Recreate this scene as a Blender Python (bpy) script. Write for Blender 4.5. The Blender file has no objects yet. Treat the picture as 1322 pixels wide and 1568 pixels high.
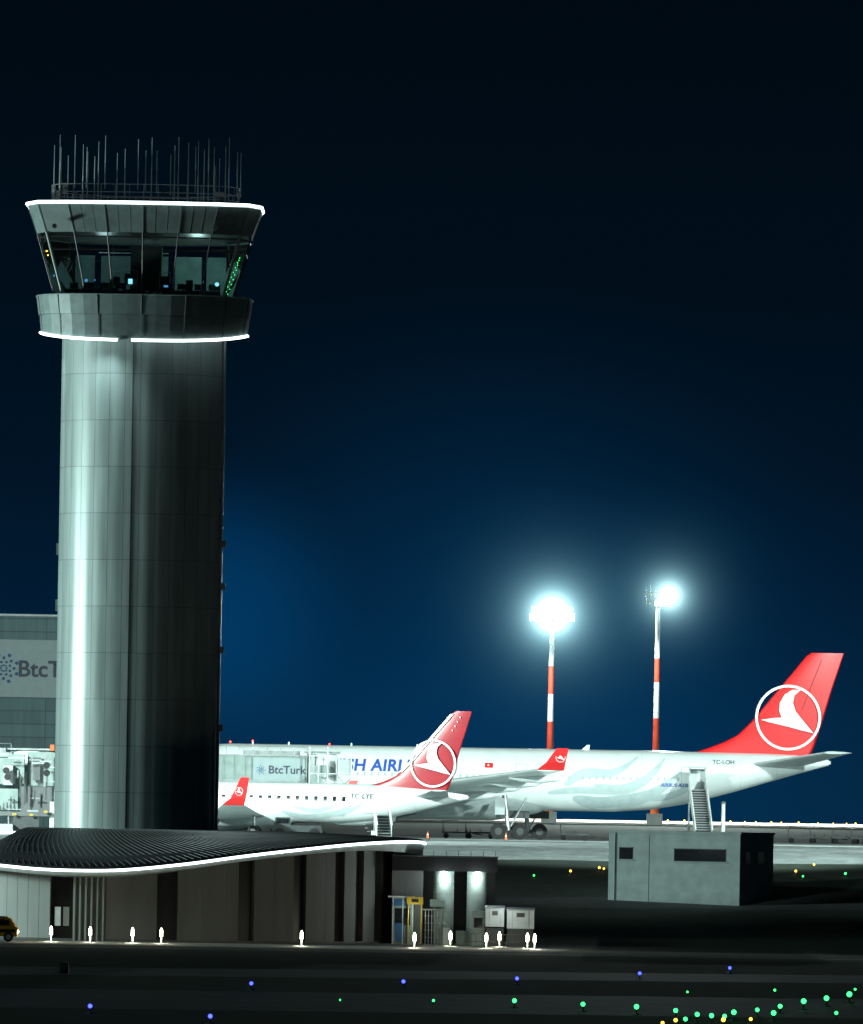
import bpy, bmesh, math, random
from mathutils import Vector, Matrix
random.seed(7)
sc=bpy.context.scene
F=13200.0; ZC=2.0; ROLL=math.radians(1.0)
SN,CS=math.sin(ROLL),math.cos(ROLL)
def P(px,py,D):
    s=F/D; dx=px-661; dy=1250-py
    return ((dx*CS-dy*SN)/s, ZC+(dx*SN+dy*CS)/s)
# ------------------------------------------------------------ materials
def new_mat(name):
    m=bpy.data.materials.new(name); m.use_nodes=True
    nt=m.node_tree; b=nt.nodes['Principled BSDF']; return m,nt,b
def mat(name,col,rough=0.5,metal=0.0,var=0.15,scale=1.5,bump=0.0,streak=False,coat=0.0):
    m,nt,b=new_mat(name); N=nt.nodes; L=nt.links
    b.inputs['Roughness'].default_value=rough; b.inputs['Metallic'].default_value=metal
    if coat: b.inputs['Coat Weight'].default_value=coat
    tc=N.new('ShaderNodeTexCoord'); mp=N.new('ShaderNodeMapping')
    mp.inputs['Scale'].default_value=(1,1,0.15) if streak else (1,1,1)
    L.new(tc.outputs['Object'],mp.inputs['Vector'])
    n=N.new('ShaderNodeTexNoise'); n.inputs['Scale'].default_value=scale; n.inputs['Detail'].default_value=6
    L.new(mp.outputs[0],n.inputs['Vector'])
    mr=N.new('ShaderNodeMapRange'); mr.inputs['From Min'].default_value=0.3; mr.inputs['From Max'].default_value=0.7
    mr.inputs['To Min'].default_value=1-var; mr.inputs['To Max'].default_value=1+var
    L.new(n.outputs['Fac'],mr.inputs['Value'])
    vm=N.new('ShaderNodeVectorMath'); vm.operation='SCALE'; vm.inputs[0].default_value=col
    L.new(mr.outputs[0],vm.inputs['Scale']); L.new(vm.outputs[0],b.inputs['Base Color'])
    if bump:
        bp=N.new('ShaderNodeBump'); bp.inputs['Strength'].default_value=bump; bp.inputs['Distance'].default_value=0.05
        L.new(n.outputs['Fac'],bp.inputs['Height']); L.new(bp.outputs[0],b.inputs['Normal'])
    return m
def emi(name,col,st):
    m,nt,b=new_mat(name)
    b.inputs['Base Color'].default_value=(*[min(1,c) for c in col],1)
    b.inputs['Emission Color'].default_value=(*col,1); b.inputs['Emission Strength'].default_value=st
    return m
def brickmat(name,col,mortar,bw,rh,ms,rough,metal,uv=True,var=0.1,off=0.0):
    m,nt,b=new_mat(name); N=nt.nodes; L=nt.links
    tc=N.new('ShaderNodeTexCoord'); br=N.new('ShaderNodeTexBrick')
    br.offset=off; br.squash=1
    br.inputs['Color1'].default_value=(*[c*(1-var) for c in col],1)
    br.inputs['Color2'].default_value=(*[c*(1+var) for c in col],1)
    br.inputs['Mortar'].default_value=(*mortar,1)
    br.inputs['Scale'].default_value=1; br.inputs['Mortar Size'].default_value=ms
    br.inputs['Mortar Smooth'].default_value=0.1; br.inputs['Bias'].default_value=0
    br.inputs['Brick Width'].default_value=bw; br.inputs['Row Height'].default_value=rh
    L.new(tc.outputs['UV'],br.inputs['Vector'])
    n=N.new('ShaderNodeTexNoise'); n.inputs['Scale'].default_value=0.6; n.inputs['Detail'].default_value=7
    mp=N.new('ShaderNodeMapping'); mp.inputs['Scale'].default_value=(3,3,0.25)
    L.new(tc.outputs['Object'],mp.inputs[0]); L.new(mp.outputs[0],n.inputs['Vector'])
    mr=N.new('ShaderNodeMapRange'); mr.inputs['From Min'].default_value=.3; mr.inputs['From Max'].default_value=.7
    mr.inputs['To Min'].default_value=.82; mr.inputs['To Max'].default_value=1.12
    L.new(n.outputs['Fac'],mr.inputs['Value'])
    vm=N.new('ShaderNodeVectorMath'); vm.operation='SCALE'
    L.new(br.outputs['Color'],vm.inputs[0]); L.new(mr.outputs[0],vm.inputs['Scale'])
    L.new(vm.outputs[0],b.inputs['Base Color'])
    b.inputs['Roughness'].default_value=rough; b.inputs['Metallic'].default_value=metal
    return m
M={}
M['white']=mat('white_aircraft_paint',(.72,.78,.77),.3,0,.06,.6,coat=.25)
M['grey_paint']=mat('light_grey_paint',(.40,.45,.45),.4,0,.08)
M['joint']=mat('panel_joint',(.52,.57,.56),.4,0,.05)
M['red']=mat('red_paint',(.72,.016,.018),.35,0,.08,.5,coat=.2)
M['red_shade_joint']=mat('shaded_red_and_joint',(.34,.010,.020),.35,0,.12,.8)  # unlit look of the regional jet's fin painted in; also rudder joint
M['logo_white']=mat('white_marking',(.8,.8,.8),.4,0,.02)
M['swirl']=mat('pale_grey_marking',(.45,.54,.54),.35,0,.08)
M['blue_txt']=mat('blue_lettering',(.03,.08,.38),.4,0,.03)
M['dark_txt']=mat('dark_lettering',(.04,.05,.08),.5,0,.03)
M['tyre']=mat('tyre_rubber',(.012,.012,.013),.8)
M['metal']=mat('galvanised_steel',(.33,.36,.36),.4,.6)
M['darkmetal']=mat('dark_metal',(.06,.07,.07),.5,.3)
M['black']=mat('black_panel',(.012,.013,.015),.4)
M['concrete']=mat('concrete',(.33,.35,.34),.85,0,.15,.8,.2)
M['render']=mat('rendered_wall',(.25,.32,.31),.9,0,.14,1.1,.3)
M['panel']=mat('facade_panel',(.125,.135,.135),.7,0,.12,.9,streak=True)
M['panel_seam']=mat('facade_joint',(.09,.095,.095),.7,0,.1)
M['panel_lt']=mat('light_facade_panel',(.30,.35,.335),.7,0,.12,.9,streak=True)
M['fascia']=mat('cab_fascia',(.15,.21,.205),.5,.1,.18)
M['window']=mat('dark_window',(.012,.015,.018),.12)
M['yellow']=mat('yellow_paint',(.5,.34,.03),.4)
M['van_yellow']=mat('van_yellow_paint',(.5,.24,.02),.4)
M['orange']=mat('orange_paint',(.75,.13,.03),.5)
M['bluep']=mat('blue_panel',(.03,.12,.28),.4)
M['white_box']=mat('white_cladding',(.62,.68,.67),.5,0,.1)
M['ltgreen']=mat('pale_green_cladding',(.23,.30,.28),.55,0,.15)
M['strip']=emi('led_strip',(.85,.98,1.0),4.0)
M['lamp']=emi('floodlight_lens',(.85,1,.98),150)
M['warm']=emi('bollard_lamp',(1,.95,.75),14)
M['downl']=emi('downlight_lens',(.9,1,.98),25)
M['green_e']=emi('green_lens',(.035,1,.15),4.5)
M['blue_e']=emi('blue_lens',(.035,.05,1),7)
M['yel_e']=emi('amber_lens',(1,.5,.05),5)
M['scr']=emi('monitor_screen',(.35,.85,1),1.5)
M['scr_b']=emi('blue_screen',(.12,.45,1),.8)
M['red_e']=emi('red_beacon',(1,.06,.03),5)
M['pole_w']=mat('white_pole_paint',(.8,.8,.78),.5)
M['aerial']=mat('aerial_fibreglass',(.38,.47,.47),.5)
M['pole_r']=mat('red_pole_paint',(.7,.07,.03),.5)
M['shaft']=brickmat('tower_metal_cladding',(.25,.325,.315),(.13,.17,.165),1.14,3.28,.024,.42,.2,var=.08)
M['hangar']=brickmat('hangar_cladding',(.10,.165,.175),(.06,.10,.105),6.0,1.3,.06,.6,.2)
M['banner']=mat('grey_banner',(.29,.36,.365),.7,0,.05)
m,nt,b=new_mat('cab_glass'); N=nt.nodes; L=nt.links
t=N.new('ShaderNodeBsdfTransparent'); t.inputs[0].default_value=(.62,.74,.72,1)
g=N.new('ShaderNodeBsdfGlossy'); g.inputs['Roughness'].default_value=.03; g.inputs[0].default_value=(.8,.9,.9,1)
fr=N.new('ShaderNodeFresnel'); fr.inputs[0].default_value=1.5
mx=N.new('ShaderNodeMixShader'); L.new(fr.outputs[0],mx.inputs[0]); L.new(t.outputs[0],mx.inputs[1]); L.new(g.outputs[0],mx.inputs[2])
L.new(mx.outputs[0],N['Material Output'].inputs[0]); M['glass']=m
# ------------------------------------------------------------ builders
def empty(name,loc=(0,0,0),rz=0):
    e=bpy.data.objects.new(name,None); e.location=loc; e.rotation_euler=(0,0,rz)
    e.empty_display_size=.5; sc.collection.objects.link(e); return e
class MB:
    def __init__(s): s.v=[];s.f=[];s.mi=[];s.mats=[];s.uv={};s.sm=[]
    def m(s,mt):
        mt=M[mt] if isinstance(mt,str) else mt
        if mt not in s.mats: s.mats.append(mt)
        return s.mats.index(mt)
    def add(s,vs,fs,mt,smooth=False,uvs=None):
        o=len(s.v); i=s.m(mt); s.v+= [tuple(a) for a in vs]
        for k,f in enumerate(fs):
            s.f.append([o+j for j in f]); s.mi.append(i); s.sm.append(smooth)
            if uvs: s.uv[len(s.f)-1]=uvs[k]
        return s
    def box(s,c,sz,mt,rz=0,rx=0,ry=0,taper=None):
        x,y,z=[a/2 for a in sz]; R=Matrix.Rotation(rz,3,'Z')@Matrix.Rotation(ry,3,'Y')@Matrix.Rotation(rx,3,'X')
        t=taper or 1
        vs=[(-x,-y,-z),(x,-y,-z),(x,y,-z),(-x,y,-z),(-x*t,-y*t,z),(x*t,-y*t,z),(x*t,y*t,z),(-x*t,y*t,z)]
        vs=[R@Vector(v)+Vector(c) for v in vs]
        return s.add(vs,[(0,3,2,1),(4,5,6,7),(0,1,5,4),(1,2,6,5),(2,3,7,6),(3,0,4,7)],mt)
    def cyl(s,p0,p1,r0,r1,mt,n=16,smooth=True):
        p0=Vector(p0);p1=Vector(p1); d=(p1-p0).normalized()
        a=d.orthogonal().normalized(); b=d.cross(a)
        vs=[]
        for p,r in((p0,r0),(p1,r1)):
            for i in range(n):
                t=2*math.pi*i/n; vs.append(p+(a*math.cos(t)+b*math.sin(t))*r)
        s.add(vs,[(i,(i+1)%n,n+(i+1)%n,n+i) for i in range(n)],mt,smooth)
        return s.add(vs,[tuple(range(n-1,-1,-1)),tuple(range(n,2*n))],mt)
    def ball(s,c,r,mt,n=10):
        k=n//2
        rr=[]
        for j in range(k+1):
            a=-math.pi/2+math.pi*j/k
            rr.append([(c[0]+max(.02,math.cos(a))*r*math.cos(2*math.pi*i/n),c[1]+max(.02,math.cos(a))*r*math.sin(2*math.pi*i/n),c[2]+r*math.sin(a)) for i in range(n)])
        return s.loft(rr,mt,True)
    def loft(s,rings,mt,smooth=False,caps=True,closed=True,uvs=None):
        n=len(rings[0]); vs=[p for r in rings for p in r]; fs=[]; us=[] if uvs else None
        for j in range(len(rings)-1):
            for i in range(n if closed else n-1):
                fs.append((j*n+i,j*n+(i+1)%n,(j+1)*n+(i+1)%n,(j+1)*n+i))
                if uvs: us.append(uvs(j,i))
        s.add(vs,fs,mt,smooth,us)
        if caps and closed:
            s.add(vs,[tuple(range(n-1,-1,-1)),tuple(range((len(rings)-1)*n,len(rings)*n))],mt)
        return s
    def build(s,name,parent=None,loc=(0,0,0)):
        me=bpy.data.meshes.new(name); me.from_pydata(s.v,[],s.f)
        for mt in s.mats: me.materials.append(mt)
        for i,p in enumerate(me.polygons): p.material_index=s.mi[i]; p.use_smooth=s.sm[i]
        if s.uv:
            ul=me.uv_layers.new(name='UVMap')
            for i,p in enumerate(me.polygons):
                if i in s.uv:
                    for k,li in enumerate(p.loop_indices): ul.data[li].uv=s.uv[i][k]
        me.update()
        o=bpy.data.objects.new(name,me); o.location=loc; sc.collection.objects.link(o)
        if parent: o.parent=parent
        return o
def tube(name,parent,pts,r,mt,cyclic=False):
    cu=bpy.data.curves.new(name,'CURVE'); cu.dimensions='3D'; sp=cu.splines.new('POLY'); sp.points.add(len(pts)-1)
    for i,p in enumerate(pts): sp.points[i].co=(*p,1)
    sp.use_cyclic_u=cyclic; cu.bevel_depth=r; cu.bevel_resolution=2; cu.materials.append(M[mt])
    o=bpy.data.objects.new(name,cu); sc.collection.objects.link(o); o.parent=parent; return o
def text_mesh(body,size,bold=.0,spacing=1.0):
    cu=bpy.data.curves.new('t','FONT'); cu.body=body; cu.size=size; cu.offset=bold*size; cu.space_character=spacing
    cu.resolution_u=4
    o=bpy.data.objects.new('t',cu); sc.collection.objects.link(o)
    bpy.context.view_layer.update()
    me=bpy.data.meshes.new_from_object(o.evaluated_get(bpy.context.evaluated_depsgraph_get()))
    bpy.data.objects.remove(o)
    bm=bmesh.new(); bm.from_mesh(me)
    for k in range(-2,10):
        bmesh.ops.bisect_plane(bm,geom=bm.verts[:]+bm.edges[:]+bm.faces[:],plane_co=(0,size*.1*k+.003,0),plane_no=(0,1,0))
    bm.to_mesh(me); bm.free()
    return me
def text_on(name,parent,body,size,x,z,yfun,mt,bold=.015,shear=0,spacing=1.0):
    me=text_mesh(body,size,bold,spacing); me.name=name
    for v in me.vertices:
        X=v.co.x+shear*v.co.y+x; Z=v.co.y+z; v.co=(X,yfun(X,Z),Z)
    me.materials.clear(); me.materials.append(M[mt])
    o=bpy.data.objects.new(name,me); sc.collection.objects.link(o); o.parent=parent; return o
def spot(name,loc,target,power,size=60,col=(.82,1,.96),rad=.6,blend=.4,parent=None):
    l=bpy.data.lights.new(name,'SPOT'); l.energy=power; l.color=col; l.spot_size=math.radians(size); l.spot_blend=blend; l.shadow_soft_size=rad
    o=bpy.data.objects.new(name,l); o.location=loc
    o.rotation_euler=(Vector(target)-Vector(loc)).to_track_quat('-Z','Y').to_euler()
    sc.collection.objects.link(o)
    if parent: o.parent=parent
    return o
def point(name,loc,power,col=(1,1,1),rad=.1,parent=None):
    l=bpy.data.lights.new(name,'POINT'); l.energy=power; l.color=col; l.shadow_soft_size=rad
    o=bpy.data.objects.new(name,l); o.location=loc; sc.collection.objects.link(o)
    if parent: o.parent=parent
    return o
# ------------------------------------------------------------ ground
def gz(D):
    pr=[(-100,-7),(612,-7),(625,-6.4),(690,-.35),(702,0),(830,0),(1000,1.45),(1e6,1.45)]
    for (a,za),(b_,zb) in zip(pr,pr[1:]):
        if D<=b_: return za+(zb-za)*(D-a)/(b_-a)
    return 1.45
m,nt,b=new_mat('ground_grass_and_concrete'); N=nt.nodes; L=nt.links
geo=N.new('ShaderNodeNewGeometry'); sx=N.new('ShaderNodeSeparateXYZ'); L.new(geo.outputs['Position'],sx.inputs[0])
ns=N.new('ShaderNodeTexNoise'); ns.inputs['Scale'].default_value=.06; ns.inputs['Detail'].default_value=8; L.new(geo.outputs['Position'],ns.inputs['Vector'])
def math_n(op,a,bb,c=None):
    n=N.new('ShaderNodeMath'); n.operation=op
    for i,q in enumerate((a,bb)):
        if isinstance(q,(int,float)): n.inputs[i].default_value=q
        else: L.new(q,n.inputs[i])
    return n.outputs[0]
yy=math_n('ADD',sx.outputs['Y'],math_n('MULTIPLY',math_n('SUBTRACT',ns.outputs['Fac'],.5),4.0))
yy=math_n('ADD',yy,math_n('MULTIPLY',sx.outputs['X'],-.05))
fac=math_n('DIVIDE',math_n('SUBTRACT',yy,300.0),1000.0)
cr=N.new('ShaderNodeValToRGB'); cr.color_ramp.interpolation='CONSTANT'; L.new(fac,cr.inputs[0])
gr=(.022,.036,.025,1); asph=(.05,.056,.056,1); con=(.38,.43,.42,1); con2=(.24,.275,.27,1)
st=[(0,gr),(.340,asph),(.349,gr),(.378,con2),(.388,con),(.41,con2),(.425,con),(.53,gr),(.70,con),(.80,gr)]
el=cr.color_ramp.elements
el[0].position=0; el[0].color=gr
el[1].position=st[1][0]; el[1].color=st[1][1]
for p_,c_ in st[2:]:
    e=el.new(p_); e.color=c_
n2=N.new('ShaderNodeTexNoise'); n2.inputs['Scale'].default_value=.5; n2.inputs['Detail'].default_value=10; n2.inputs['Roughness'].default_value=.7; L.new(geo.outputs['Position'],n2.inputs['Vector'])
mr=N.new('ShaderNodeMapRange'); mr.inputs['From Min'].default_value=.3; mr.inputs['From Max'].default_value=.7; mr.inputs['To Min'].default_value=.55; mr.inputs['To Max'].default_value=1.4
L.new(n2.outputs['Fac'],mr.inputs['Value'])
vm=N.new('ShaderNodeVectorMath'); vm.operation='SCALE'; L.new(cr.outputs[0],vm.inputs[0]); L.new(mr.outputs[0],vm.inputs['Scale'])
L.new(vm.outputs[0],b.inputs['Base Color']); b.inputs['Roughness'].default_value=.9
bp=N.new('ShaderNodeBump'); bp.inputs['Strength'].default_value=.5; bp.inputs['Distance'].default_value=.2; L.new(n2.outputs['Fac'],bp.inputs['Height']); L.new(bp.outputs[0],b.inputs['Normal'])
GM=m
ys=[-100,200,400,500,600,612,618,625,640,660,675,690,696,702,760,830,860,915,970,1000,1100,1500,3000,8000,20000,45000]
xs=[-20000,-3000,-600,-200,-80,-40,0,40,80,200,600,3000,20000]
g=MB(); vs=[(x,y,gz(y)) for y in ys for x in xs]; nx=len(xs)
g.add(vs,[(j*nx+i,j*nx+i+1,(j+1)*nx+i+1,(j+1)*nx+i) for j in range(len(ys)-1) for i in range(nx-1)],GM,True)
g.build('ground')
asm=mat('taxiway_asphalt',(.055,.068,.073),.75,0,.4,.4,.3)
t=MB()
def strip(y0l,y0r,y1l,y1r,z,mt):
    t.add([(-80,y0l,z),(80,y0r,z),(80,y1r,z),(-80,y1l,z)],[(0,1,2,3)],mt)
strip(380,408,418,455,-6.996,asm)
strip(448,505,470,532,-6.996,asm)
strip(560,572,564,576,-6.996,asm)
t.build('taxiway_road')
t=MB()
ym=mat('yellow_marking',(.22,.17,.05),.7)
strip(398,431,398.2,431.2,-6.990,ym)
t.build('taxiway_marking')
# ------------------------------------------------------------ control tower
TX=-20.98; TY=612.0
tw=empty('air_traffic_control_tower',(TX,TY,0))
def zt(y): return ZC+(1250-y-7.9)/21.57
def superell(a,b_,n,N_):
    pts=[]
    for i in range(N_):
        t=2*math.pi*i/N_ - math.pi/2
        c,s_=math.cos(t),math.sin(t)
        pts.append((a*math.copysign(abs(c)**(2/n),c), b_*math.copysign(abs(s_)**(2/n),s_)))
    return pts
def resample(pts,N_):
    pp=pts+[pts[0]]; d=[0]
    for p,q in zip(pp,pp[1:]): d.append(d[-1]+math.hypot(q[0]-p[0],q[1]-p[1]))
    T=d[-1]; out=[]; j=0
    for i in range(N_):
        t=T*i/N_
        while d[j+1]<t: j+=1
        k=(t-d[j])/(d[j+1]-d[j]); out.append((pp[j][0]+k*(pp[j+1][0]-pp[j][0]),pp[j][1]+k*(pp[j+1][1]-pp[j][1])))
    return out,T
NS=132
pl,T=resample(superell(5.8,5.5,2.3,1440),NS)
zs=[-7.2,0,10,20,30,36.5]
shaft=MB()
def shp(i):
    x,y=pl[i%NS]; k=(1.0,1.0028,1.0040,1.0028)[i%4]
    return x*k,y*k
shaft.loft([[(*shp(i),z) for i in range(NS)] for z in zs],'shaft',True,
   uvs=lambda j,i:[(i/4*1.14,zs[j]),((i+1)/4*1.14,zs[j]),((i+1)/4*1.14,zs[j+1]),(i/4*1.14,zs[j+1])])
shaft.cyl((5.75,-1.9,0),(5.75,-1.9,36),.1,.1,'metal',8)
shaft.box((-.57,-5.52,17),(.025,.05,38),'darkmetal')
for z in (8,13.5,18,21):
    shaft.box((5.95,-1.9,z),(.3,.3,.5),'metal')
for z in (16.5,20.5):
    shaft.box((-5.86,-.6,z),(.2,.4,.8),'metal')
shaft.build('shaft',tw)
bal,_=resample(superell(1,.95,2.9,720),48)
def dip(y): return max(0,-y)**1.6
def ring(a,z0,dz): return [(x*a,y*a,z0-dz*dip(y)) for x,y in bal]
zb0,zb1,zb2=35.9,37.0,38.35
b1=MB()
b1.loft([ring(5.6,36.3,.2),ring(7.25,zb0-.02,.85),ring(7.3,zb0,.85),ring(7.42,zb1,.15),ring(7.2,zb1+.05,.15)],'fascia',False,caps=False)
b1.loft([ring(7.5,zb1+.03,.18),ring(7.66,zb2,.1),ring(7.58,zb2,.1),ring(7.4,zb1+.05,.18)],'fascia',False,caps=False)
b1.loft([ring(7.45,zb1+.02,.15),ring(5.5,zb1+.02,0)],'darkmetal',caps=False)
rr=ring(7.68,zb2,.1); r2=ring(7.34,zb0,.85); r3=ring(7.46,zb1,.15)
for i in range(0,48,3):
    b1.cyl(r2[i],r3[i],.02,.02,'darkmetal',5); b1.cyl(ring(7.5,zb1+.03,.18)[i],rr[i],.035,.035,'darkmetal',5)
b1.build('balcony',tw)
tube('balcony_rail',tw,rr,.04,'fascia',True)
lr=ring(7.36,zb0-.06,.85)
dense=[]
for i in range(48):
    p,q=lr[i],lr[(i+1)%48]
    for k in range(6): dense.append(tuple(p[a]+(q[a]-p[a])*k/6 for a in range(3)))
front=[p for p in dense if p[1]<-1.0]
L1=sorted([p for p in front if p[0]<-1.55],key=lambda p:math.atan2(-p[1],-p[0])); L2=sorted([p for p in front if p[0]>-.7],key=lambda p:math.atan2(-p[1],p[0]))
tube('led_line_a',tw,L1,.10,'strip'); tube('led_line_b',tw,L2,.10,'strip')
half=[(0,-1),(.33,-.985),(.64,-.95),(.9,-.87),(1,-.6),(1,0),(.96,.5),(.75,.85),(.35,1)]
plan=half+[(-x,y) for x,y in half[::-1] if x!=0]
def cr_(a,z,b_=None): return [(x*a,y*(b_ or a*.93),z) for x,y in plan]
z0,z1,z2,z3=zt(462),zt(392),zt(366),zt(326)
a0,a1,a2,a3=6.25,7.2,7.55,8.2
cab=MB()
cab.loft([cr_(a2,z2),cr_(a3,z3),cr_(a3+.03,z3+.02),cr_(a3+.03,z3+.25),cr_(a3-.1,z3+.27)],'fascia',False,caps=False)
cab.loft([cr_(a2-.1,z2),cr_(a2,z2)],'darkmetal',False,caps=False)
cab.loft([cr_(a3-.1,z3+.27),cr_(.5,z3+.35)],'darkmetal',False,caps=False)
cab.loft([cr_(a2-.12,z2+.1),cr_(.5,z2+.12)],'black',False,caps=False)
cab.loft([cr_(a0-.1,z0-.1),cr_(.5,z0-.1)],'darkmetal',False,caps=False)
cab.loft([cr_(a0,z0-1.4),cr_(a0,z0-.05),cr_(a0+.06,z0+.1),cr_(a0-.1,z0+.12)],'fascia',False,caps=False)
n=len(plan)
A0,A2,A1=cr_(a0,z0),cr_(a2,z2),cr_(a1,z1)
for i in range(n):
    if i in (3,n-3): continue
    cab.cyl(A0[i],A2[i],.055,.055,'black',6)
for i in (3,n-3):
    cab.cyl(A0[i],A2[i],.11,.11,'ltgreen',6)
for R_,rr_ in ((A1,.04),(cr_(a2-.12,z2-.3),.06)):
    for i in range(n): cab.cyl(R_[i],R_[(i+1)%n],rr_,rr_,'black',6)
for i in range(n):
    a,b_=cr_(a2+.03,z2)[i],cr_(a3+.03,z3)[i]; cab.cyl(a,b_,.02,.02,'darkmetal',5)
for i in (0,1,2,5,12,15,16):
    for k in (.33,.66):
        p=[cr_(a2,z2)[i][q]*(1-k)+cr_(a2,z2)[(i+1)%n][q]*k for q in range(3)]
        p2=[cr_(a3,z3)[i][q]*(1-k)+cr_(a3,z3)[(i+1)%n][q]*k for q in range(3)]
        cab.cyl(p,p2,.015,.015,'darkmetal',5)
cab.cyl((-6.2,-7.0,z2+.35),(-6.2,-7.35,z2+.35),.16,.16,'darkmetal',12); cab.cyl((5.1,-7.2,z2+.4),(5.1,-7.55,z2+.4),.18,.18,'darkmetal',12)
cab.build('cab_structure',tw)
gl=MB(); gl.loft([cr_(a0,z0),cr_(a2-.03,z2)],'glass',False,caps=False); gl.build('cab_glazing',tw)
tube('roof_led_line',tw,cr_(a3+.08,z3+.2),.11,'strip',True)
it=MB()
it.box((0,2.2,z0+2),(2.2,2,4.1),'darkmetal')
random.seed(3)
for i,x in enumerate([-5,-3.9,-2.8,-1.7,-.6,.5,1.6,2.7,3.8,4.9]):
    y=-4.2+abs(x)*.08
    it.box((x,y,z0+.3),(1.05,.9,.6),'black'); it.box((x+.1,y-.1,z0+.85),(.6+.2*(i%2),.08,.42),'black',rz=.1*x/3)
    if i==6: it.box((x,y-.16,z0+.88),(.3,.02,.14),'scr_b',rz=.1*x/3)
for x in(-2.2,-.1,1.4,3.2):
    it.box((x,-2.6,z0+.6),(.55,.5,.12),'black'); it.box((x,-2.35,z0+1.05),(.5,.1,.8),'black'); it.cyl((x,-2.6,z0-.1),(x,-2.6,z0+.6),.05,.05,'metal',6)
for (x,w,h) in ((-1.9,.5,.5),(-.9,.9,.75),(1.5,.7,.6)):
    it.box((x,-3.6,z0+1.0+h/2),(w,.3,h),'black')
    for s_ in (-1,1): it.cyl((x+s_*w/2,-3.8,z0+.7),(x+s_*w/2,-3.8,z0+1.6+h/2),.025,.025,'metal',5)
    it.cyl((x-w/2,-3.8,z0+1.6+h/2),(x+w/2,-3.8,z0+1.6+h/2),.025,.025,'metal',5)
bl=mat('roller_blind',(.11,.20,.19),.8,0,.25,.8)
for x,w in ((-4.5,1.4),(-2.3,2.1),(.3,2.3),(2.9,1.9),(4.9,1.4)):
    it.box((x,4.9,z0+2.3),(w,.04,2.5),bl)
it.box((-.9,-4.7,z0+1.15),(.3,.05,.36),'scr')
it.box((-1.0,3.9,z0+3.7),(5.0,.05,.06),'fascia')
for (x,z) in ((-2.1,.75),(-1.6,.55),(.3,.45),(.85,.35),(1.2,.35)):
    it.box((x,-4.75,z0+z),(.25,.03,.14),'white_box')
for i in range(18):
    k=i/17; it.ball((6.75-1.0*k+.1*math.sin(i*3),-3.6,z0+3.0-2.9*k),.035,'green_e',6)
it.ball((-6.9,-3.2,z0+3.3),.09,'yel_e',6); it.ball((-6.8,-3.2,z0+3.0),.06,'yel_e',6); it.ball((-6.3,-4.2,z0+1.5),.08,'scr_b',6)
it.ball((-4.0,-5.0,z0+1.15),.12,'scr_b',8); it.ball((5.2,-4.6,z0+1.05),.15,'scr',8); it.ball((4.2,-4.6,z0+1.2),.07,'scr_b',8); it.ball((-3.4,-4.8,z0+1.2),.06,'scr_b',8)
it.build('cab_interior',tw)
point('cab_interior_lamp',(3.6,1.5,z0+3.0),220,(.7,1,.95),.4,tw)  # unseen points added to half-light the cab interior
point('cab_interior_fill_b',(-3,1.5,z0+3.0),110,(.7,.95,1),.4,tw)
an=MB(); random.seed(7)
zr=z3+.3
for (zz,a) in ((zr+.35,6.55),(zr+.75,6.55),(zr+1.3,6.6)):
    R_=cr_(a,zz)
    for i in range(n): an.cyl(R_[i],R_[(i+1)%n],.035,.035,'metal',5)
R_=resample([(x*6.6,y*6.1) for x,y in plan],44)[0]
for x,y in R_: an.cyl((x,y,zr-.1),(x,y,zr+1.3),.022,.022,'metal',5)
an.loft([cr_(6.7,zr+.05),cr_(6.7,zr+.2)],'darkmetal')
axs=[80,88,93,98,116,121,128,134,139,150,162,176,188,212,222,231,239,258,262,273,285,298,303,312,319,326,331,342,350,360,365]
for px in axs:
    x=(px-222)/21.57; tz=zt(random.choice([215,217,219,222,228,235])); y=random.choice([-5.2,-4.8,-3,0,3])
    if abs(x)>6: y=random.uniform(-2,2); tz=zt(random.choice([225,230,235]))
    base=zr+random.choice([.2,.3,1.2]); mid=base+(tz-base)*random.uniform(.4,.6)
    an.cyl((x,y,base-.2),(x,y,mid),.05,.045,random.choice(['aerial','metal']),6); an.cyl((x,y,mid),(x,y,tz),random.choice([.028,.04,.055]),.028,'aerial',6)
an.box((-5.6,-4.5,zr+1.0),(.4,.5,.8),'metal'); an.box((5.2,-4,zr+.8),(.7,.5,.4),'metal'); an.box((-4.9,-4.6,zr+.6),(.3,.4,.5),'metal')
an.cyl((-6.0,-3,zr),(-6.0,-3,zr+2.4),.11,.11,'metal',8); an.cyl((4.9,-3,zr),(4.9,-3,zr+2.9),.11,.11,'metal',8)
an.build('roof_antennas',tw)
spot('wall_washer',(-3.0,-7.4,35.1),(-2.7,-5.2,30.5),1000,95,(.80,1,1),.5,1,tw)
spot('wall_washer_side',(-7.2,-2.0,35.2),(-5.9,-1.5,28),350,90,(.85,1,1),.35,1,tw)
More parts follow.
